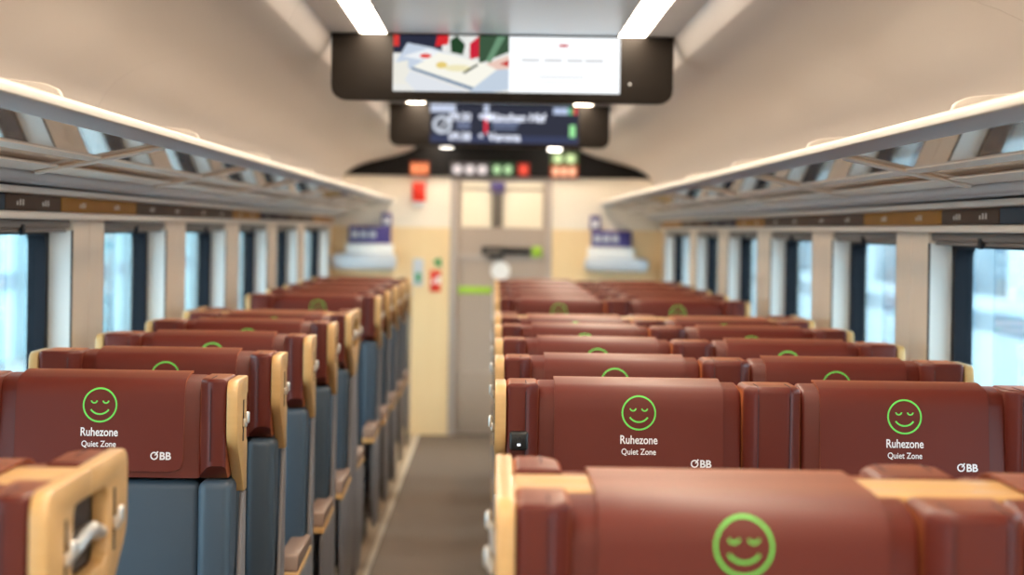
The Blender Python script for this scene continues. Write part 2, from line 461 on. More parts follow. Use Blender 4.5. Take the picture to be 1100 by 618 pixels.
# ------------------------------------------------------------------ carriage shell
Y0, YE = -2.2, 16.86
PC = [3.06, 4.93, 6.80, 8.67, 10.54, 12.41, 14.28, 16.86]         # pillar centres
PC = [1.19, -.68] [::-1] + PC
PHW = .26
WT, WB = 1.597, .74
def wall(side):
    bm = bmesh.new(); s = side
    def bx(xa, xb, *a, **k): box(bm, min(s*xa, s*xb), max(s*xa, s*xb), *a, **k)
    bx(1.30, 1.44, Y0, YE, 0, WB)
    bx(1.30, 1.44, Y0, YE, 1.63, 2.10)
    bx(1.34, 1.44, Y0, YE, WT, 1.63)
    for c in PC:
        y1 = min(c+PHW, YE) if c < 16 else YE
        bx(1.30, 1.34, c-PHW, c-.003, WB, 1.63, bev=.004, seg=1)
        bx(1.30, 1.34, c+.003, y1, WB, 1.63, bev=.004, seg=1)
        bx(1.335, 1.44, c-PHW+.012, y1-.012, WB, WT)
    o = link('wall_left' if s < 0 else 'wall_right', bm, 'wall'); tag(o, kind='structure')
    return o
wall(-1); wall(1)

def on_side(s):
    return 'left' if s < 0 else 'right'
wn = 0
for s in (-1, 1):
    k = 0
    for a, b in zip(PC[:-1], PC[1:]):
        wn += 1
        ya, yb = a+PHW, b-PHW
        root = empty(f'window_{wn}', (s*1.38, (ya+yb)/2, WB)); tag(root, kind='structure')
        inv = Matrix.Translation((-s*1.38, -(ya+yb)/2, -WB))
        def part(name, bm, m):
            bm.transform(inv); return link(name, bm, m, root)
        bm = bmesh.new()                                    # pale reveal lining at each end
        for y, d in ((yb, -1), (ya, 1)):
            prism(bm, [(s*1.306, y-.0+d*.001), (s*1.306, y+d*.006), (s*1.37, y+d*.016), (s*1.37, y+d*.001)], 'z', WB, WT)
            box(bm, *sorted((s*1.3005, s*1.313)), min(y, y+d*.005), max(y, y+d*.005), WB, WT, 0, 1, 1)
        part('reveal', bm, ['reveal', 'frame'])
        bm = bmesh.new()                                    # dark rubber frame with rounded inner corners
        outer = [(ya+.002, WB), (yb-.002, WB), (yb-.002, WT), (ya+.002, WT)]
        iy0, iy1, iz0, iz1 = ya+.055, yb-.055, WB+.05, WT-.012
        t = bmesh.new()
        inn = fillet([(iy0, iz0), (iy1, iz0), (iy1, iz1), (iy0, iz1)], .05, 5)
        def frame_ring(xa, xb):
            O = [[t.verts.new((x, *p)) for p in outer] for x in (xa, xb)]
            I = [[t.verts.new((x, *p)) for p in inn] for x in (xa, xb)]
            n = len(inn); q = n//4
            for j, (Ov, Iv) in enumerate(zip(O, I)):
                for c in range(4):
                    seg = Iv[c*q:(c+1)*q]
                    for e in range(len(seg)-1): t.faces.new((Ov[c], seg[e], seg[e+1]))
                    t.faces.new((Ov[c], Iv[(c+1)*q-1], Iv[((c+1)*q) % n], Ov[(c+1) % 4]))
            for e in range(n): t.faces.new((I[0][e], I[0][(e+1) % n], I[1][(e+1) % n], I[1][e]))
            for c in range(4): t.faces.new((O[0][c], O[0][(c+1) % 4], O[1][(c+1) % 4], O[1][c]))
        frame_ring(s*1.372, s*1.425)
        bmesh.ops.recalc_face_normals(t, faces=t.faces[:]); merge(bm, t)
        part('window_frame', bm, 'frame')
        bm = bmesh.new(); box(bm, s*1.405-.002, s*1.405+.002, ya+.03, yb-.03, WB+.03, WT-.004)
        part('pane', bm, 'pane')
        # roller blind cassette over the window
        if yb > 4.9:
            k += 1
            bl = empty('roller_blind', (s*1.325, (ya+yb)/2, 1.598)); inv = Matrix.Translation((-s*1.325, -(ya+yb)/2, -1.598))
            bm = bmesh.new()
            x0, x1 = sorted((s*1.306, s*1.338))
            box(bm, x0, x1, ya+.02, yb-.02, 1.604, 1.6295, .006, 2); bm.transform(inv); link('cassette', bm, 'blindm', bl)
            bm = bmesh.new(); x0, x1 = sorted((s*1.315, s*1.330))
            box(bm, x0, x1, ya+.03, yb-.03, 1.592, 1.603, .003, 2)
            bm.transform(inv); link('pull_bar', bm, 'blindm', bl)
            bm = bmesh.new(); x0, x1 = sorted((s*1.302, s*1.312)); ym = (ya+yb)/2
            box(bm, x0, x1, ym-.02, ym+.02, 1.585, 1.615, .003, 2); bm.transform(inv); link('pull_tab', bm, 'frame', bl)
            tag(bl, f'grey roller blind wound up over the {ORD[k-1]} {on_side(s)}-hand window from the camera', 'blind', 'roller blinds above the windows')

tn = 0
for s in (-1, 1):                                           # long trims along each wall
    tn += 1
    bm = bmesh.new(); x0, x1 = sorted((s*1.262, s*1.302)); box(bm, x0, x1, Y0, YE, 1.630, 1.651, .006, 3)
    tag(link(f'trim_{tn}', bm, 'trimw'), kind='structure')
    tn += 1
    bm = bmesh.new(); x0, x1 = sorted((s*1.235, s*1.302)); box(bm, x0, x1, Y0, YE, 1.697, 1.7145, .004, 2)
    box(bm, *sorted((s*1.245, s*1.302)), Y0, YE, 1.7145, 1.7185, 0, 1, 1)
    tag(link(f'trim_{tn}', bm, ['alu', 'slot']), kind='structure')

# reservation panels, coloured by segment, between the trims
segs = [(3.9, 5.56, 'slate'), (5.56, 6.28, 'brown'), (6.28, 7.60, 'amber'), (7.60, 9.0, 'brown'), (9.0, 10.4, 'brown'), (10.4, 11.6, 'amber'), (11.6, 13.2, 'plum'), (13.2, 15.0, 'brown'), (15.0, 16.84, 'amber')]
for s in (-1, 1):
    for i, (a, b, m) in enumerate(segs):
        root = empty('seat_number_panel', (s*1.29, (a+b)/2, 1.6735)); inv = Matrix.Translation((-s*1.29, -(a+b)/2, -1.6735))
        bm = bmesh.new(); box(bm, *sorted((s*1.285, s*1.3)), a+.004, b-.004, 1.652, 1.696, .002, 1); bm.transform(inv); link('facing', bm, m, root)
        for j, yy in enumerate((a+.25*(b-a), a+.7*(b-a))):
            fn = lambda u, v, yy=yy: Vector((s*1.2845, yy+(u if s < 0 else -u), 1.674+v))
            bm = bmesh.new()
            for q in range(3): rect_on(bm, fn, -.05+q*.035, -.03+q*.035, -.008, .008 if q else .003)
            bm.transform(inv); link('lettering', bm, 'alu', root)
        tag(root, f'glossy {dict(amber="amber", brown="brown", plum="plum", slate="slate")[m]} seat number panel, {ORD[i]} along the {on_side(s)} wall, under the rack', 'panel', 'seat number panels under the racks')

# ------------------------------------------------------------------ floor
bm = bmesh.new(); box(bm, -.585, -.004, Y0, YE, -.05, 0.0, mi=0)
box(bm, -1.45, -.607, Y0, YE, -.05, 0.0, mi=1); box(bm, .012, 1.45, Y0, YE, -.05, 0.0, mi=1)
tag(link('floor', bm, ['stone', 'sidefloor']), kind='structure')
for x0, x1 in ((-.607, -.585), (-.004, .012)):
    tn += 1
    bm = bmesh.new(); box(bm, x0, x1, Y0, YE, -.05, .004, .001, 1)
    tag(link(f'trim_{tn}', bm, 'strip'), kind='structure')

# ------------------------------------------------------------------ ceiling
CZ = 2.32
prof = [(.615, CZ), (.655, 2.245), (.665, 2.238), (.74, 2.205), (.80, 2.186), (.90, 2.162), (1.0, 2.137), (1.07, 2.115), (1.13, 2.088), (1.18, 2.052), (1.215, 2.01), (1.245, 1.95), (1.27, 1.87), (1.285, 1.78), (1.29, 1.722)]
def ceil_prism(bm, pts, t, mi, y0=Y0, y1=YE):
    n = len(pts)
    out = []
    for i, p in enumerate(pts):
        q = Vector(pts[min(i+1, n-1)])-Vector(pts[max(i-1, 0)]); nr = Vector((-q.y, q.x)).normalized()
        if nr.y < 0 and abs(nr.y) > .2: nr = -nr
        if nr.x*p[0] < 0 and abs(nr.y) <= .2: nr = -nr
        out.append(tuple(Vector(p)+nr*t))
    prism(bm, list(pts)+out[::-1], 'y', y0, y1, mi=mi)
bm = bmesh.new()
for s in (-1, 1):
    cuts = [Y0]+[.94+1.87*k for k in range(-1, 9) if .94+1.87*k > Y0+.2]+[YE]
    for c0, c1 in zip(cuts[:-1], cuts[1:]): ceil_prism(bm, [(s*x, z) for x, z in prof], .02, 0, c0+.0015, c1-.0015)
    ceil_prism(bm, [(s*x*1.012, z+.022) for x, z in prof], .01, 1)
    box(bm, *sorted((s*.513, s*.62)), Y0, YE, CZ, CZ+.03, 0, 1, 1)
    box(bm, *sorted((s*.413, s*.418)), Y0, YE, CZ, CZ+.03, 0, 1, 1)
box(bm, -.62, .62, Y0, YE, CZ+.03, CZ+.06, 0, 1, 1)
tag(link('ceiling', bm, ['ceil', 'soffit']), kind='structure')
# slatted centre panel
m = mat('slatted ceiling panel', (.66, .77, .95), .3)
nt = m.node_tree; b = nt.nodes['Principled BSDF']; tc = nt.nodes.new('ShaderNodeTexCoord')
wv = nt.nodes.new('ShaderNodeTexWave'); wv.wave_type = 'BANDS'; wv.bands_direction = 'Y'; wv.inputs['Scale'].default_value = 5; wv.inputs['Distortion'].default_value = .4
rp = nt.nodes.new('ShaderNodeValToRGB'); rp.color_ramp.elements[0].position = .0; rp.color_ramp.elements[0].color = (.62, .74, .92, 1); rp.color_ramp.elements[1].position = .12; rp.color_ramp.elements[1].color = (.80, .92, 1.0, 1)
nt.links.new(tc.outputs['Object'], wv.inputs['Vector']); nt.links.new(wv.outputs['Fac'], rp.inputs[0]); nt.links.new(rp.outputs[0], b.inputs['Base Color'])
M['slats'] = m
bm = bmesh.new(); box(bm, -.412, .412, Y0, YE, CZ+.001, CZ+.028)
tn += 1; tag(link(f'trim_{tn}', bm, 'slats'), kind='structure')
for s in (-1, 1):
    root = empty('ceiling_light_strip', (s*.465, (Y0+YE)/2, CZ)); inv = Matrix.Translation((-s*.465, -(Y0+YE)/2, -CZ))
    bm = bmesh.new(); box(bm, *sorted((s*.4185, s*.5125)), Y0+.01, YE-.01, CZ+.006, CZ+.028); bm.transform(inv); link('diffuser', bm, 'lamp', root)
    tag(root, f'warm white light strip running along the ceiling, {on_side(s)} of the centre panel', 'ceiling light', 'ceiling light strips')

# ------------------------------------------------------------------ luggage racks
BY = [-.21, 1.66, 3.53, 5.40, 7.27, 9.14, 11.01, 12.88, 14.75]
for s in (-1, 1):
    R = empty('luggage_rack', (s*1.25, (Y0+YE)/2, 1.77)); inv = Matrix.Translation((-s*1.25, -(Y0+YE)/2, -1.77))
    def rp_(name, bm, m):
        bm.transform(inv); return link(name, bm, m, R)
    ya, yb = Y0+.01, YE-.01
    def pr(bm, pts, a, b, **k): prism(bm, [(s*x, z) for x, z in pts], 'y', a, b, **k)
    bm = bmesh.new()
    pr(bm, fillet([(.80, 1.827), (.80, 1.846), (.815, 1.852), (.85, 1.846), (.85, 1.829)], [.004, .008, .004, .004, 0], 3), ya, yb)
    rp_('front_rail', bm, 'rail')
    bm = bmesh.new(); pr(bm, [(.803, 1.826), (.852, 1.8285), (.856, 1.813), (.845, 1.813)], ya, yb)
    rp_('rail_underside', bm, 'railgrey')
    def zz(x): return 1.8185-.21*(x-.85)
    for x0, x1 in ((.858, 1.005), (1.037, 1.112)):
        bm = bmesh.new(); pr(bm, [(x0, zz(x0)), (x1, zz(x1)), (x1, zz(x1)+.006), (x0, zz(x0)+.006)], ya, yb); rp_('glass_shelf', bm, 'shelf')
    bm = bmesh.new(); pr(bm, [(1.005, zz(1.005)-.004), (1.037, zz(1.037)-.004), (1.037, zz(1.037)+.012), (1.005, zz(1.005)+.012)], ya, yb); rp_('middle_rail', bm, 'alu')
    bm = bmesh.new()
    pr(bm, [(1.112, zz(1.112)-.003), (1.18, zz(1.18)), (1.18, zz(1.18)+.014), (1.112, zz(1.112)+.012)], ya, yb)
    pr(bm, fillet([(1.186, 1.722), (1.184, 1.750), (1.20, 1.766), (1.285, 1.766), (1.285, 1.7195)], [.008, .008, 0, 0, 0], 3), ya, yb, mi=1)
    pr(bm, [(1.18, zz(1.18)+.001), (1.183, zz(1.18)+.001), (1.183, zz(1.18)+.013), (1.18, zz(1.18)+.013)], ya, yb, mi=2)
    rp_('wall_rail', bm, ['alu', 'railgrey', 'slot'])
    for y in BY:
        bm = bmesh.new(); pr(bm, [(.852, zz(.852)-.010), (1.172, zz(1.172)-.010), (1.172, zz(1.172)-.001), (.852, zz(.852)-.001)], y-.028, y+.028, bev=.003, seg=1); rp_('cross_bar', bm, 'alu')
        bm = bmesh.new()
        arc = [(.83, 1.846), (.90, 1.846), (.96, 1.90), (1.03, 1.985), (1.12, 2.055), (1.16, 2.045), (1.10, 1.985), (1.0, 1.88), (.96, 1.835), (.83, 1.835)]
        pts = [(.828, 1.846), (.838, 1.870), (.866, 1.882), (.93, 1.888), (1.24, 1.895), (1.26, 1.79), (.86, 1.842)]
        pr(bm, fillet(pts, .008, 3), y-.012+.5, y+.012+.5, bev=.002, seg=1); rp_('bracket', bm, 'rail')
    tag(R, f'long luggage rack with glass shelf and cream front rail above the {on_side(s)} windows', 'luggage rack', 'overhead luggage racks')
    L = empty('cove_light', (s*1.23, (Y0+YE)/2, 1.775)); inv = Matrix.Translation((-s*1.23, -(Y0+YE)/2, -1.775))
    bm = bmesh.new(); box(bm, *sorted((s*1.225, s*1.25)), ya+.02, yb-.02, 1.772, 1.782); bm.transform(inv); link('diffuser', bm, 'cove', L)
    tag(L, f'warm light line on top of the {on_side(s)} luggage rack washing the ceiling', 'light', 'cove lights above the racks')

# ------------------------------------------------------------------ ceiling displays
EM = {}
def em(c, k=1.0):
    key = (c, k)
    if key not in EM:
        n = 'screen %d %d %d %.2f' % (*c, k); M[n] = emission(n, s2l(c), k); EM[key] = n
    return EM[key]
def housing(y, name, label):
    root = empty(name, (0, y, CZ)); inv = Matrix.Translation((0, -y, -CZ))
    bm = bmesh.new()
    prism(bm, fillet([(-.615, CZ-.001), (.615, CZ-.001), (.615, CZ-.240), (-.615, CZ-.240)], [0, 0, .055, .055], 6), 'y', y, y+.09, .004, 2)
    bm.transform(inv); link('housing', bm, 'boardblack', root)
    tag(root, label, 'display', 'ceiling displays')
    return root, inv
def screen(root, inv, y, x0, x1, z0, z1, shapes):
    """flat lit screen; shapes are (outline in 0..1 screen units, colour, strength) painted back to front"""
    bm = bmesh.new(); names = []
    for i, sh in enumerate(shapes):
        n = em(sh[1], sh[2])
        if n not in names: names.append(n)
        fn = lambda u, v, i=i: Vector((x0+u*(x1-x0), y-.0015-.00025*i, z0+v*(z1-z0)))
        if isinstance(sh[0], tuple) and sh[0][0] == 'text':
            _, s_, h, cx, cy, sx = sh[0]
            f2 = lambda u, v, i=i: Vector((x0+cx*(x1-x0)+u, y-.0015-.00025*i, z0+cy*(z1-z0)+v))
            place_text(bm, s_, h, f2, .0012, sx, 0, 0, names.index(n))
        else: poly_on(bm, fn, sh[0], names.index(n))
    bm.transform(inv); return link('screen', bm, names, root)
def R_(a, b, c, d): return [(a, c), (b, c), (b, d), (a, d)]
def C_(cx, cy, rx, ry, n=16): return [(cx+rx*math.cos(2*PI*k/n), cy+ry*math.sin(2*PI*k/n)) for k in range(n)]

root, inv = housing(7.72, 'advert_display', 'large black ceiling display showing a food tray picture and a white panel')
W_ = (250, 253, 255)
shapes = [(R_(0, 1, 0, 1), W_, 1.15)]
S = lambda pts, c, k=1.: shapes.append(([(u*.51, v) for u, v in pts], c, k))
S(R_(0, 1, 0, 1), (236, 236, 232))
S(R_(0, .42, .68, 1), (45, 48, 66)); S(R_(0, .05, .80, 1), (215, 60, 55))
S([(.36, .80), (.47, .84), (.49, 1), (.38, 1)], (215, 45, 50)); S([(.47, .62), (.62, .62), (.62, 1), (.48, 1)], (225, 228, 224))
S([(.50, .70), (.60, .66), (.62, .84), (.55, 1), (.49, .92)], (40, 70, 45)); S([(.66, .58), (.74, .62), (.74, 1), (.66, .86)], (205, 40, 60))
S([(.74, .50), (1, .72), (1, 1), (.74, 1)], (62, 88, 66)); S([(.84, .52), (.97, 1), (.90, 1), (.80, .56)], (110, 150, 120))
S([(0, .42), (.12, .86), (.34, .78), (.5, .66), (.2, .4)], (200, 212, 228)); S([(.08, .62), (.30, .76), (.62, .60), (.4, .5)], (240, 243, 246))
S([(.0, .12), (.13, .12), (.13, .55), (.0, .5)], (238, 236, 226))
S([(.17, .43), (.40, .70), (.92, .44), (.70, .08)], (250, 248, 236)); S([(.17, .43), (.70, .08), (.68, .03), (.15, .39)], (120, 142, 168))
S([(.15, .36), (.66, .0), (.2, .0), (.10, .2)], (226, 230, 236)); S([(.70, .08), (.92, .44), (1, .40), (1, .05), (.86, 0), (.66, 0)], (196, 210, 226))
S(C_(.28, .63, .05, .04), (228, 60, 50)); S(C_(.42, .47, .05, .06), (232, 206, 120)); S(C_(.56, .42, .12, .06), (240, 232, 190))
S([(.60, .34), (.72, .50), (.74, .48), (.62, .32)], (70, 76, 60)); S([(.80, .50), (1, .66), (1, .42), (.9, .40)], (236, 202, 188)); S([(.92, .50), (1, .58), (1, .46)], (200, 60, 60))
shapes += [(R_(.73, .77, .83, .87), (205, 70, 80), 1.), (R_(.735, .765, .815, .825), (205, 110, 115), 1.)]
for a, b in ((.565, .645), (.665, .745), (.765, .835), (.845, .925)): shapes.append((R_(a, b, .56, .60), (196, 196, 198), 1.1))
shapes += [(R_(.58, .90, .44, .452), (225, 226, 228), 1.1), (R_(.64, .84, .27, .295), (205, 206, 208), 1.1), (R_(.65, .83, .18, .2), (215, 216, 218), 1.1)]
scr = screen(root, inv, 7.72, -.392, .423, 2.112, 2.3135, shapes)
bm = bmesh.new(); box(bm, .455, .462, 7.717, 7.722, 2.145, 2.152, .001, 1); bm.transform(inv); link('indicator', bm, em((255, 240, 220), 2.), root)

root, inv = housing(11.98, 'timetable_display', 'second black ceiling display behind the advert display, listing the train stops')
D = (56, 58, 72)
shapes = [(R_(0, 1, 0, 1), D, .9), (R_(0, 1, 0, .20), (66, 72, 100), .9), (R_(0, .17, .80, 1), (205, 215, 238), 1.), (R_(.36, .395, .80, 1), (205, 215, 238), 1.)]
shapes += [(R_(.83, .93, .78, .95), (190, 205, 235), 1.), (R_(.93, .965, .78, .95), (90, 180, 120), 1.), (R_(.965, .99, .78, .95), (230, 70, 75), 1.)]
shapes += [(C_(.08, .47, .065, .24, 24), (215, 222, 235), 1.), (C_(.08, .47, .042, .16, 24), (90, 92, 100), 1.), ([(.05, .3), (.06, .28), (.12, .6), (.11, .62)], (225, 230, 240), 1.)]
shapes += [(R_(.365, .385, .25, .68), (235, 50, 70), 1.2), (R_(.33, .40, .64, .76), (225, 230, 250), 1.1), (R_(.33, .355, .14, .24), (225, 230, 250), 1.)]
shapes += [(R_(.18, .27, .36, .56), (110, 118, 145), 1.), (R_(.42, .60, .48, .58), (120, 130, 160), 1.), (R_(.42, .58, .36, .44), (110, 120, 150), 1.), (R_(.94, .98, .18, .50), (150, 220, 150), 1.2)]
shapes += [(('text', '09:30', .042, .20, .68, .9), (235, 240, 255), 1.3), (('text', '09:38', .042, .20, .17, .9), (235, 240, 255), 1.3),
           (('text', 'München Hbf', .044, .575, .68, .95), (235, 240, 255), 1.4), (('text', 'Verona', .044, .50, .17, .95), (235, 240, 255), 1.4)]
screen(root, inv, 11.98, -.385, .440, 2.10, 2.312, shapes)

# ------------------------------------------------------------------ end wall (door end)
CAMX, CAMZ, F = -.02, 1.62, 2310.
TH = math.radians(.85)
K = YE/F
def wx(u, v): return CAMX+((u-531)+.0148*(v-246.5))*K      # where a point of the end wall stands
def wz(u, v): return CAMZ-((v-246.5)-.0148*(u-531))*K
DX0, DX1 = wx(490, 330), wx(585.5, 330); DZ1 = 2.0
bm = bmesh.new()
zmid = 1.627
for x0, x1 in ((-1.44, DX0-.055), (DX1+.045, 1.44)):
    box(bm, x0, x1, YE, YE+.08, zmid, 2.035, 0, 1, 0); box(bm, x0, x1, YE, YE+.08, 0, zmid, 0, 1, 1)
box(bm, -1.44, 1.44, YE, YE+.08, 2.035, 2.42, 0, 1, 2)
tag(link('wall_front', bm, ['cream', 'yellow', 'black']), kind='structure')
bm = bmesh.new(); box(bm, -1.44, 1.44, Y0-.08, Y0, 0, 2.42); tag(link('wall_back', bm, 'cream'), kind='structure')

arch = [(x, z-.004) for x, z in prof[:11] if z > 2.034]
pts = [(-.61, CZ-.001)] + [(.61, CZ-.001)] + [(x-.008, z) for x, z in arch[1:]] + [(1.195, 2.03)] + [(-1.195, 2.03)] + [(-x+.008, z) for x, z in arch[1:]][::-1]
hd = empty('header_panel', (0, YE-.04, 2.03)); inv = Matrix.Translation((0, -(YE-.04), -2.03))
bm = bmesh.new(); prism(bm, pts, 'y', YE-.04, YE-.001); bm.transform(inv); link('panel', bm, 'matblack', hd)
tag(hd, 'black arched panel above the end door filling the curve of the ceiling', 'panel')
for u, v0, lab in ((480, 157.5, 'left'), (595.5, 161, 'right')):
    c = Vector((wx(u, v0), YE-.041, wz(u, v0)))
    dl = empty('downlight', c); inv = Matrix.Translation(-c)
    bm = bmesh.new(); prism(bm, [(c.x+.058*math.cos(2*PI*k/24), c.y-.062+.058*math.sin(2*PI*k/24)) for k in range(24)], 'z', c.z+.004, c.z+.030, .004, 2)
    bm.transform(inv); link('ring', bm, 'boardblack', dl)
    bm = bmesh.new(); prism(bm, [(c.x+.050*math.cos(2*PI*k/24), c.y-.062+.050*math.sin(2*PI*k/24)) for k in range(24)], 'z', c.z-.008, c.z+.0035, .003, 2)
    bm.transform(inv); link('diffuser', bm, 'vest', dl)
    tag(dl, f'small round warm downlight on the black arch, {lab} one over the end door', 'downlight', 'downlights on the black arch')
def info_sign(name, label, u0, u1, v0, v1, marks, back=(20, 16, 14)):
    x0, x1 = wx(u0, (v0+v1)/2), wx(u1, (v0+v1)/2); uc = (u0+u1)/2; z0, z1 = wz(uc, v1), wz(uc, v0)
    y = YE-.0405
    r = empty(name, ((x0+x1)/2, y, z0)); inv = Matrix.Translation((-(x0+x1)/2, -y, -z0))
    bm = bmesh.new(); box(bm, x0, x1, y-.012, y-.0005, z0, z1, .003, 2); bm.transform(inv); link('case', bm, 'black', r)
    screen(r, inv, y-.012, x0+.004, x1-.004, z0+.004, z1-.004, [(R_(0, 1, 0, 1), back, .6)]+marks)
    tag(r, label, 'sign', 'lit signs above the end door')
o1 = (250, 110, 60)
info_sign('led_sign', 'orange lit number sign at left of the black arch, above the red box', 440, 462, 173, 190,
          [(R_(0, 1, 0, 1), (150, 60, 35), .8)]+[(R_(.08+i*.31, .30+i*.31, .15, .85), (255, 150, 100), 1.5) for i in range(3)])
info_sign('pictogram_sign', 'white pictogram sign directly over the end door', 484, 525.5, 174.5, 190.5,
          [(R_(0, 1, 0, 1), (120, 108, 104), .7)]+[(C_(.17+i*.33, .5, .13, .34), (240, 225, 220), 1.1) for i in range(3)])
info_sign('exit_sign', 'green pictogram sign between the white and the red signs over the door', 526.5, 553, 174.5, 190.5,
          [(R_(0, 1, 0, 1), (66, 92, 60), .8)]+[(C_(.27+i*.46, .5, .17, .33), (190, 225, 170), 1.1) for i in range(2)])
info_sign('stop_sign', 'small red lit sign over the right part of the end door', 555.5, 569, 175, 190.5,
          [(R_(0, 1, 0, 1), (175, 60, 45), .9), (C_(.5, .5, .36, .36), (245, 90, 70), 1.2)])
info_sign('reservation_sign', 'square green and orange lit sign right of the door top', 590.5, 621, 163.5, 192,
          [(R_(0, 1, .5, 1), (110, 125, 80), .9), (R_(0, 1, 0, .5), (190, 90, 60), .9)] +
          [(C_(.27+i*.46, .75, .17, .18), (215, 235, 170), 1.3) for i in range(2)]+[(C_(.2+i*.3, .25, .13, .18), (255, 190, 150), 1.4) for i in range(3)])

# door
d = empty('door_1', ((DX0+DX1)/2, YE+.02, 0)); tag(d, kind='structure'); inv = Matrix.Translation((-(DX0+DX1)/2, -(YE+.02), 0))
def dp(name, bm, m, par=None):
    bm.transform(inv); return link(name, bm, m, par or d)
bm = bmesh.new()
for x0, x1 in ((DX0-.055, DX0), (DX1, DX1+.045)): box(bm, x0, x1, YE-.015, YE+.08, 0, 2.03, .006, 2)
box(bm, DX0-.001, DX1+.001, YE+.0, YE+.08, 1.99, 2.034, .0)
dp('door_frame', bm, 'doorframe')
zt, zg = wz(537, 195.5), wz(537, 244.5)
bm = bmesh.new()
box(bm, DX0, DX1, YE+.015, YE+.05, .01, zg, .003, 1)
for x0, x1 in ((DX0, DX0+.03), (DX1-.03, DX1)): box(bm, x0, x1, YE+.015, YE+.05, zg, 1.989)
box(bm, DX0+.03, DX1-.03, YE+.015, YE+.05, wz(537, 204.5), wz(537, 202.5), 0, 1, 1)
dp('door_leaf', bm, ['door', 'brown'])
bm = bmesh.new(); box(bm, DX0+.015, DX1-.015, YE+.008, YE+.016, .03, wz(537, 400), .004, 2); dp('kick_panel', bm, 'doorlow')
bm = bmesh.new(); box(bm, DX0+.02, DX1-.02, YE+.009, YE+.016, wz(537, 281), wz(537, 274), .003, 2); dp('crash_rail', bm, 'doorframe')
bm = bmesh.new(); box(bm, DX0+.03, DX1-.03, YE+.030, YE+.034, zg, 1.989); dp('pane', bm, 'doorpane')
bm = bmesh.new()
def bar(u0, u1, v0, v1, y0, y1, mi=0, bev=.003): box(bm, wx(u0, (v0+v1)/2), wx(u1, (v0+v1)/2), YE+y0, YE+y1, wz((u0+u1)/2, v1), wz((u0+u1)/2, v0), bev, 2, mi)
bar(541, 570, 266, 273, -.03, .014); bar(518, 541, 265, 268, -.03, .0); bar(518, 521, 265, 274, -.03, .014); bar(524, 538, 273, 278, -.025, .014); bar(538, 541, 265, 278, -.03, .0)
dp('door_handle', bm, 'black')
bm = bmesh.new(); bar(571, 582, 265, 276.5, .004, .015); dp('push_button', bm, 'lime')
bm = bmesh.new(); bar(492, 528, 308, 315.5, .008, .0148, 0, .001); dp('glow_strip', bm, 'lime')
bm = bmesh.new(); c = Vector((wx(537.5, 291), YE+.004, wz(537.5, 291)))  # pale disc added on the door in place of a blurred glint
prism(bm, [(c.x+.075*math.cos(2*PI*k/28), c.z+.075*math.sin(2*PI*k/28)) for k in range(28)], 'y', YE+.004, YE+.0148, .003, 2); dp('glint_disc', bm, 'reveal')

# vestibule behind the door's window
bm = bmesh.new()
box(bm, -1.44, 1.44, YE+1.5, YE+1.55, 0, 2.42, 0, 1, 0); box(bm, -1.44, -1.40, YE+.08, YE+1.5, 0, 2.42); box(bm, 1.40, 1.44, YE+.08, YE+1.5, 0, 2.42)
box(bm, -1.44, 1.44, YE+.08, YE+1.55, 2.42, 2.46); box(bm, -1.44, 1.44, YE+.08, YE+1.55, -.05, 0, 0, 1, 1)
tag(link('wall_vestibule', bm, ['cream', 'stone']), kind='structure')
vx = wx(534.5, 225)*(YE+1.5)/YE
bm = bmesh.new(); box(bm, vx-.045, vx+.045, YE+1.44, YE+1.499, 0.1, 2.05, .004, 1, 0); box(bm, vx-.06, vx+.06, YE+1.43, YE+1.499, 1.93, 2.05, .004, 1, 1)
o = link('vestibule_column', bm, ['darkgrey', 'purple']); tag(o, 'dark upright column with blue top behind the door window', 'column')
vl = empty('vestibule_lamp', (0, YE+.7, 2.41)); bm = bmesh.new(); box(bm, -.5, .5, -.3, .3, -.02, .005, .004, 1); link('diffuser', bm, 'vest', vl)
tag(vl, 'flat white lamp on the vestibule ceiling beyond the end door', 'ceiling light')

# things on the end wall
def wall_box(name, u0, u1, v0, v1, depth, m, parent_inv=None, parent=None, y=YE, bev=.004):
    x0, x1 = wx(u0, (v0+v1)/2), wx(u1, (v0+v1)/2); uc = (u0+u1)/2
    bm = bmesh.new(); box(bm, x0, x1, y-depth, y-.0005, wz(uc, v1), wz(uc, v0), bev, 2)
    if parent: bm.transform(parent_inv)
    return link(name, bm, m, parent)
def wall_thing(name, u, v, label, cat, group=None):
    r = empty(name, (wx(u, v), YE, wz(u, v))); tag(r, label, cat, group)
    return r, Matrix.Translation((-wx(u, v), -YE, -wz(u, v)))
r, iv = wall_thing('alarm_box', 450, 222, 'red alarm box on the cream end wall left of the door', 'alarm box')
wall_box('case', 443.2, 457.3, 196, 216.5, .06, 'red', iv, r); wall_box('lever', 448, 453, 200, 209, .075, 'red', iv, r); wall_box('base_plate', 444, 456.5, 216.6, 222, .03, 'reveal', iv, r)
r, iv = wall_thing('wall_sign', 449, 307, 'grey notice plate on the yellow wall, left of the extinguisher sign', 'notice')
wall_box('plate', 443.5, 455, 278, 307, .015, 'palegrey', iv, r); wall_box('green_symbol', 446.5, 452, 293, 303, .018, 'mint', iv, r, bev=.001)
r, iv = wall_thing('escape_sign', 469, 288, 'small green arrow sticker above the red extinguisher sign', 'sign')
bm = bmesh.new(); fn = lambda u, v: Vector((wx(u, v), YE-.004, wz(u, v)))
t = [(465.5, 280), (470, 278), (474, 278), (474, 287.5), (471, 285), (469, 288), (467.5, 283.5)]
prism(bm, [(wx(*p), wz(*p)) for p in t], 'y', YE-.004, YE-.0005); bm.transform(iv); link('arrow', bm, 'mint', r)
r, iv = wall_thing('extinguisher_sign', 467.5, 313.5, 'red and white fire extinguisher sign beside the door frame', 'sign')
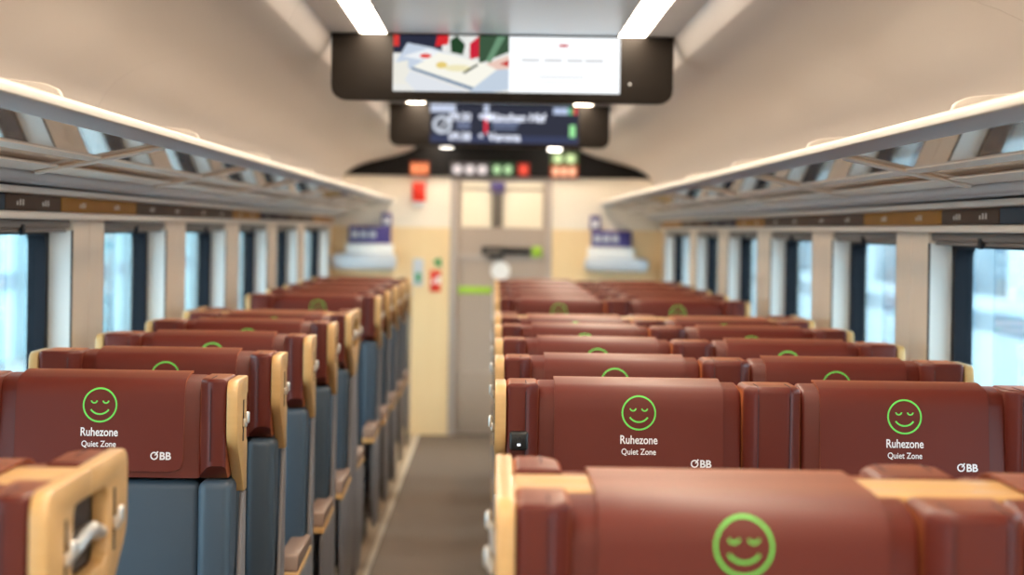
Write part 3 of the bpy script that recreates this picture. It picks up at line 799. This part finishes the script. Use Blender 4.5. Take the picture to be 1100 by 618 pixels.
wall_box('plate', 462, 473.5, 290.5, 313.5, .004, 'red', iv, r, bev=.001); wall_box('white_symbol', 468.5, 473, 297, 305, .0055, 'reveal', iv, r, bev=.0005); wall_box('hose_symbol', 464, 466.8, 301, 305, .0055, 'reveal', iv, r, bev=.0005)

for (nm, off, dv, lab) in (('left', 0, 0, 'left of the door'), ('right', 0, 0, 'right of the door')):
    L = nm == 'left'
    q = dict(small=(410, 421, 229, 243) if L else (633.5, 645, 232, 247), sign=(375, 420, 243, 261.5) if L else (635, 678, 248, 265.5),
             white=(372, 423, 262, 272) if L else (631, 680.5, 266, 277), cab=(356.5, 427, 272, 289.5) if L else (627, 695.5, 277, 292))
    uc = (q['cab'][0]+q['cab'][1])/2; vb = q['cab'][3]
    r, iv = wall_thing('wall_cabinet', uc, vb, f'pale grey rounded cabinet with white ledge on the end wall {lab}', 'cabinet', 'cabinets on the end wall')
    wall_box('body', *q['cab'], .16, 'palegrey', iv, r, bev=.04); wall_box('ledge', *q['white'], .10, 'reveal', iv, r, bev=.006)
    uc = (q['sign'][0]+q['sign'][1])/2; vb = q['sign'][3]
    r, iv = wall_thing('information_board', uc, vb, f'dark purple information board with pale lettering, {lab}', 'sign', 'information boards on the end wall')
    wall_box('board', *q['sign'], .05, 'purple', iv, r, bev=.003)
    a, b_, c_, d_ = q['sign']
    for i in range(3):
        wall_box('letter_block', a+3+i*9.5, a+10+i*9.5, c_+5, c_+12.5, .0515, 'palegrey', iv, r, bev=.0005)
    uc = (q['small'][0]+q['small'][1])/2; vb = q['small'][3]
    r, iv = wall_thing('seat_sign', uc, vb, f'small square sign standing on the purple board {lab}', 'sign', 'small signs on the purple boards')
    a, b_, c_, d_ = q['small']
    wall_box('plate', a, b_, c_, d_, .03, 'purple', iv, r, bev=.002); wall_box('symbol', a+2.5, b_-2.5, c_+5, d_-2, .0315, 'reveal', iv, r, bev=.0005)

# ------------------------------------------------------------------ outside the windows
M['ground'] = mat('ballast', (.30, .31, .32), .9, noise=(3, (.22, .23, .24), (1, 1, 1)))
M['facade'] = mat('pale facade', (.66, .90, .92), .5)
M['mullion'] = mat('mullions', (.40, .52, .56), .5)
M['trainw'] = mat('neighbour train', (.80, .88, .95), .4)
M['trainb'] = mat('neighbour band', (.20, .28, .36), .3)
M['concrete'] = mat('platform', (.52, .52, .52), .8)
bm = bmesh.new(); box(bm, -40, 40, -30, 130, -1.35, -1.25); tag(link('ground', bm, 'ground'), kind='structure')
bm = bmesh.new(); box(bm, -6.5, -2.1, -20, 110, -1.25, -.35); tag(link('platform', bm, 'concrete'), kind='structure')
for i in range(16):
    y = 11.5+i*5.3
    r = empty('glass_wall_bay', (-7.0, y, -.35))
    bm = bmesh.new(); box(bm, -.06, .06, 0, 5.28, 0, 4.6, .0); link('panel', bm, 'facade', r)
    for q in range(3):
        bm = bmesh.new(); box(bm, .05, .22, .25+q*1.7, .25+q*1.7+(.45 if q == 0 else .18), 0, 4.6, .01, 1); link('mullion', bm, 'mullion', r)
    bm = bmesh.new(); box(bm, .05, .10, 0, 5.28, 1.0, 1.25, .01, 1); link('transom', bm, 'trainb', r)
    tag(r, 'pale glass station wall bay seen through the left windows', 'station wall', 'station wall bays outside')
for i in range(4):
    y = 6+i*25.5
    r = empty('train_carriage', (6.2, y, -1.25))
    bm = bmesh.new(); prism(bm, fillet([(-1.4, .35), (1.4, .35), (1.4, 3.2), (.9, 3.9), (-.9, 3.9), (-1.4, 3.2)], [.1, .1, .3, .4, .4, .3], 5), 'y', 0, 24.6, .05, 2); link('body', bm, 'trainw', r)
    bm = bmesh.new(); box(bm, -1.42, -1.38, .6, 24.0, 1.95, 2.15, .01, 1); link('stripe', bm, 'trainb', r)
    bm = bmesh.new(); box(bm, -1.42, -1.38, .6, 24.0, .7, 1.0, .01, 1); link('stripe', bm, 'mullion', r)
    for q in range(9):
        bm = bmesh.new(); box(bm, -1.425, -1.38, 1.2+q*2.6, 2.9+q*2.6, 2.3, 3.0, .02, 2); link('window', bm, 'trainb', r)
    for q in (3.5, 21):
        bm = bmesh.new(); box(bm, -1.2, 1.2, q-1.5, q+1.5, 0.0, .45, .1, 2); link('bogie', bm, 'darkgrey', r)
    tag(r, 'pale blue train carriage on the next track outside the right windows', 'train carriage', 'carriages on the next track')

# ------------------------------------------------------------------ daylight, camera
w = bpy.data.worlds.new('World'); sc.world = w; w.use_nodes = True
bg = w.node_tree.nodes['Background']; bg.inputs[0].default_value = (.74, .90, 1.0, 1); bg.inputs[1].default_value = 6.2

cam = bpy.data.cameras.new('Camera'); co = bpy.data.objects.new('Camera', cam); COL.objects.link(co)
cam.sensor_width = 36; cam.lens = 36*F/1100; cam.sensor_fit = 'HORIZONTAL'
cam.shift_x = (550-531)/1100; cam.shift_y = -(309-246.5)/1100
co.location = (CAMX, 0, CAMZ)
co.matrix_world = Matrix.Translation((CAMX, 0, CAMZ)) @ Matrix.Rotation(TH, 4, 'Y').inverted() @ Matrix.Rotation(PI/2, 4, 'X')
cam.clip_start = .05; cam.clip_end = 400
cam.dof.use_dof = True; cam.dof.focus_distance = 4.55; cam.dof.aperture_fstop = 3.3
sc.camera = co
sc.view_settings.view_transform = 'Standard'; sc.view_settings.look = 'None'
sc.view_settings.gamma = 1; sc.view_settings.use_curve_mapping = False
sc.view_settings.exposure = 0.0
sc.cycles.max_bounces = 8; sc.cycles.diffuse_bounces = 5; sc.cycles.transparent_max_bounces = 12; sc.cycles.use_denoising = True
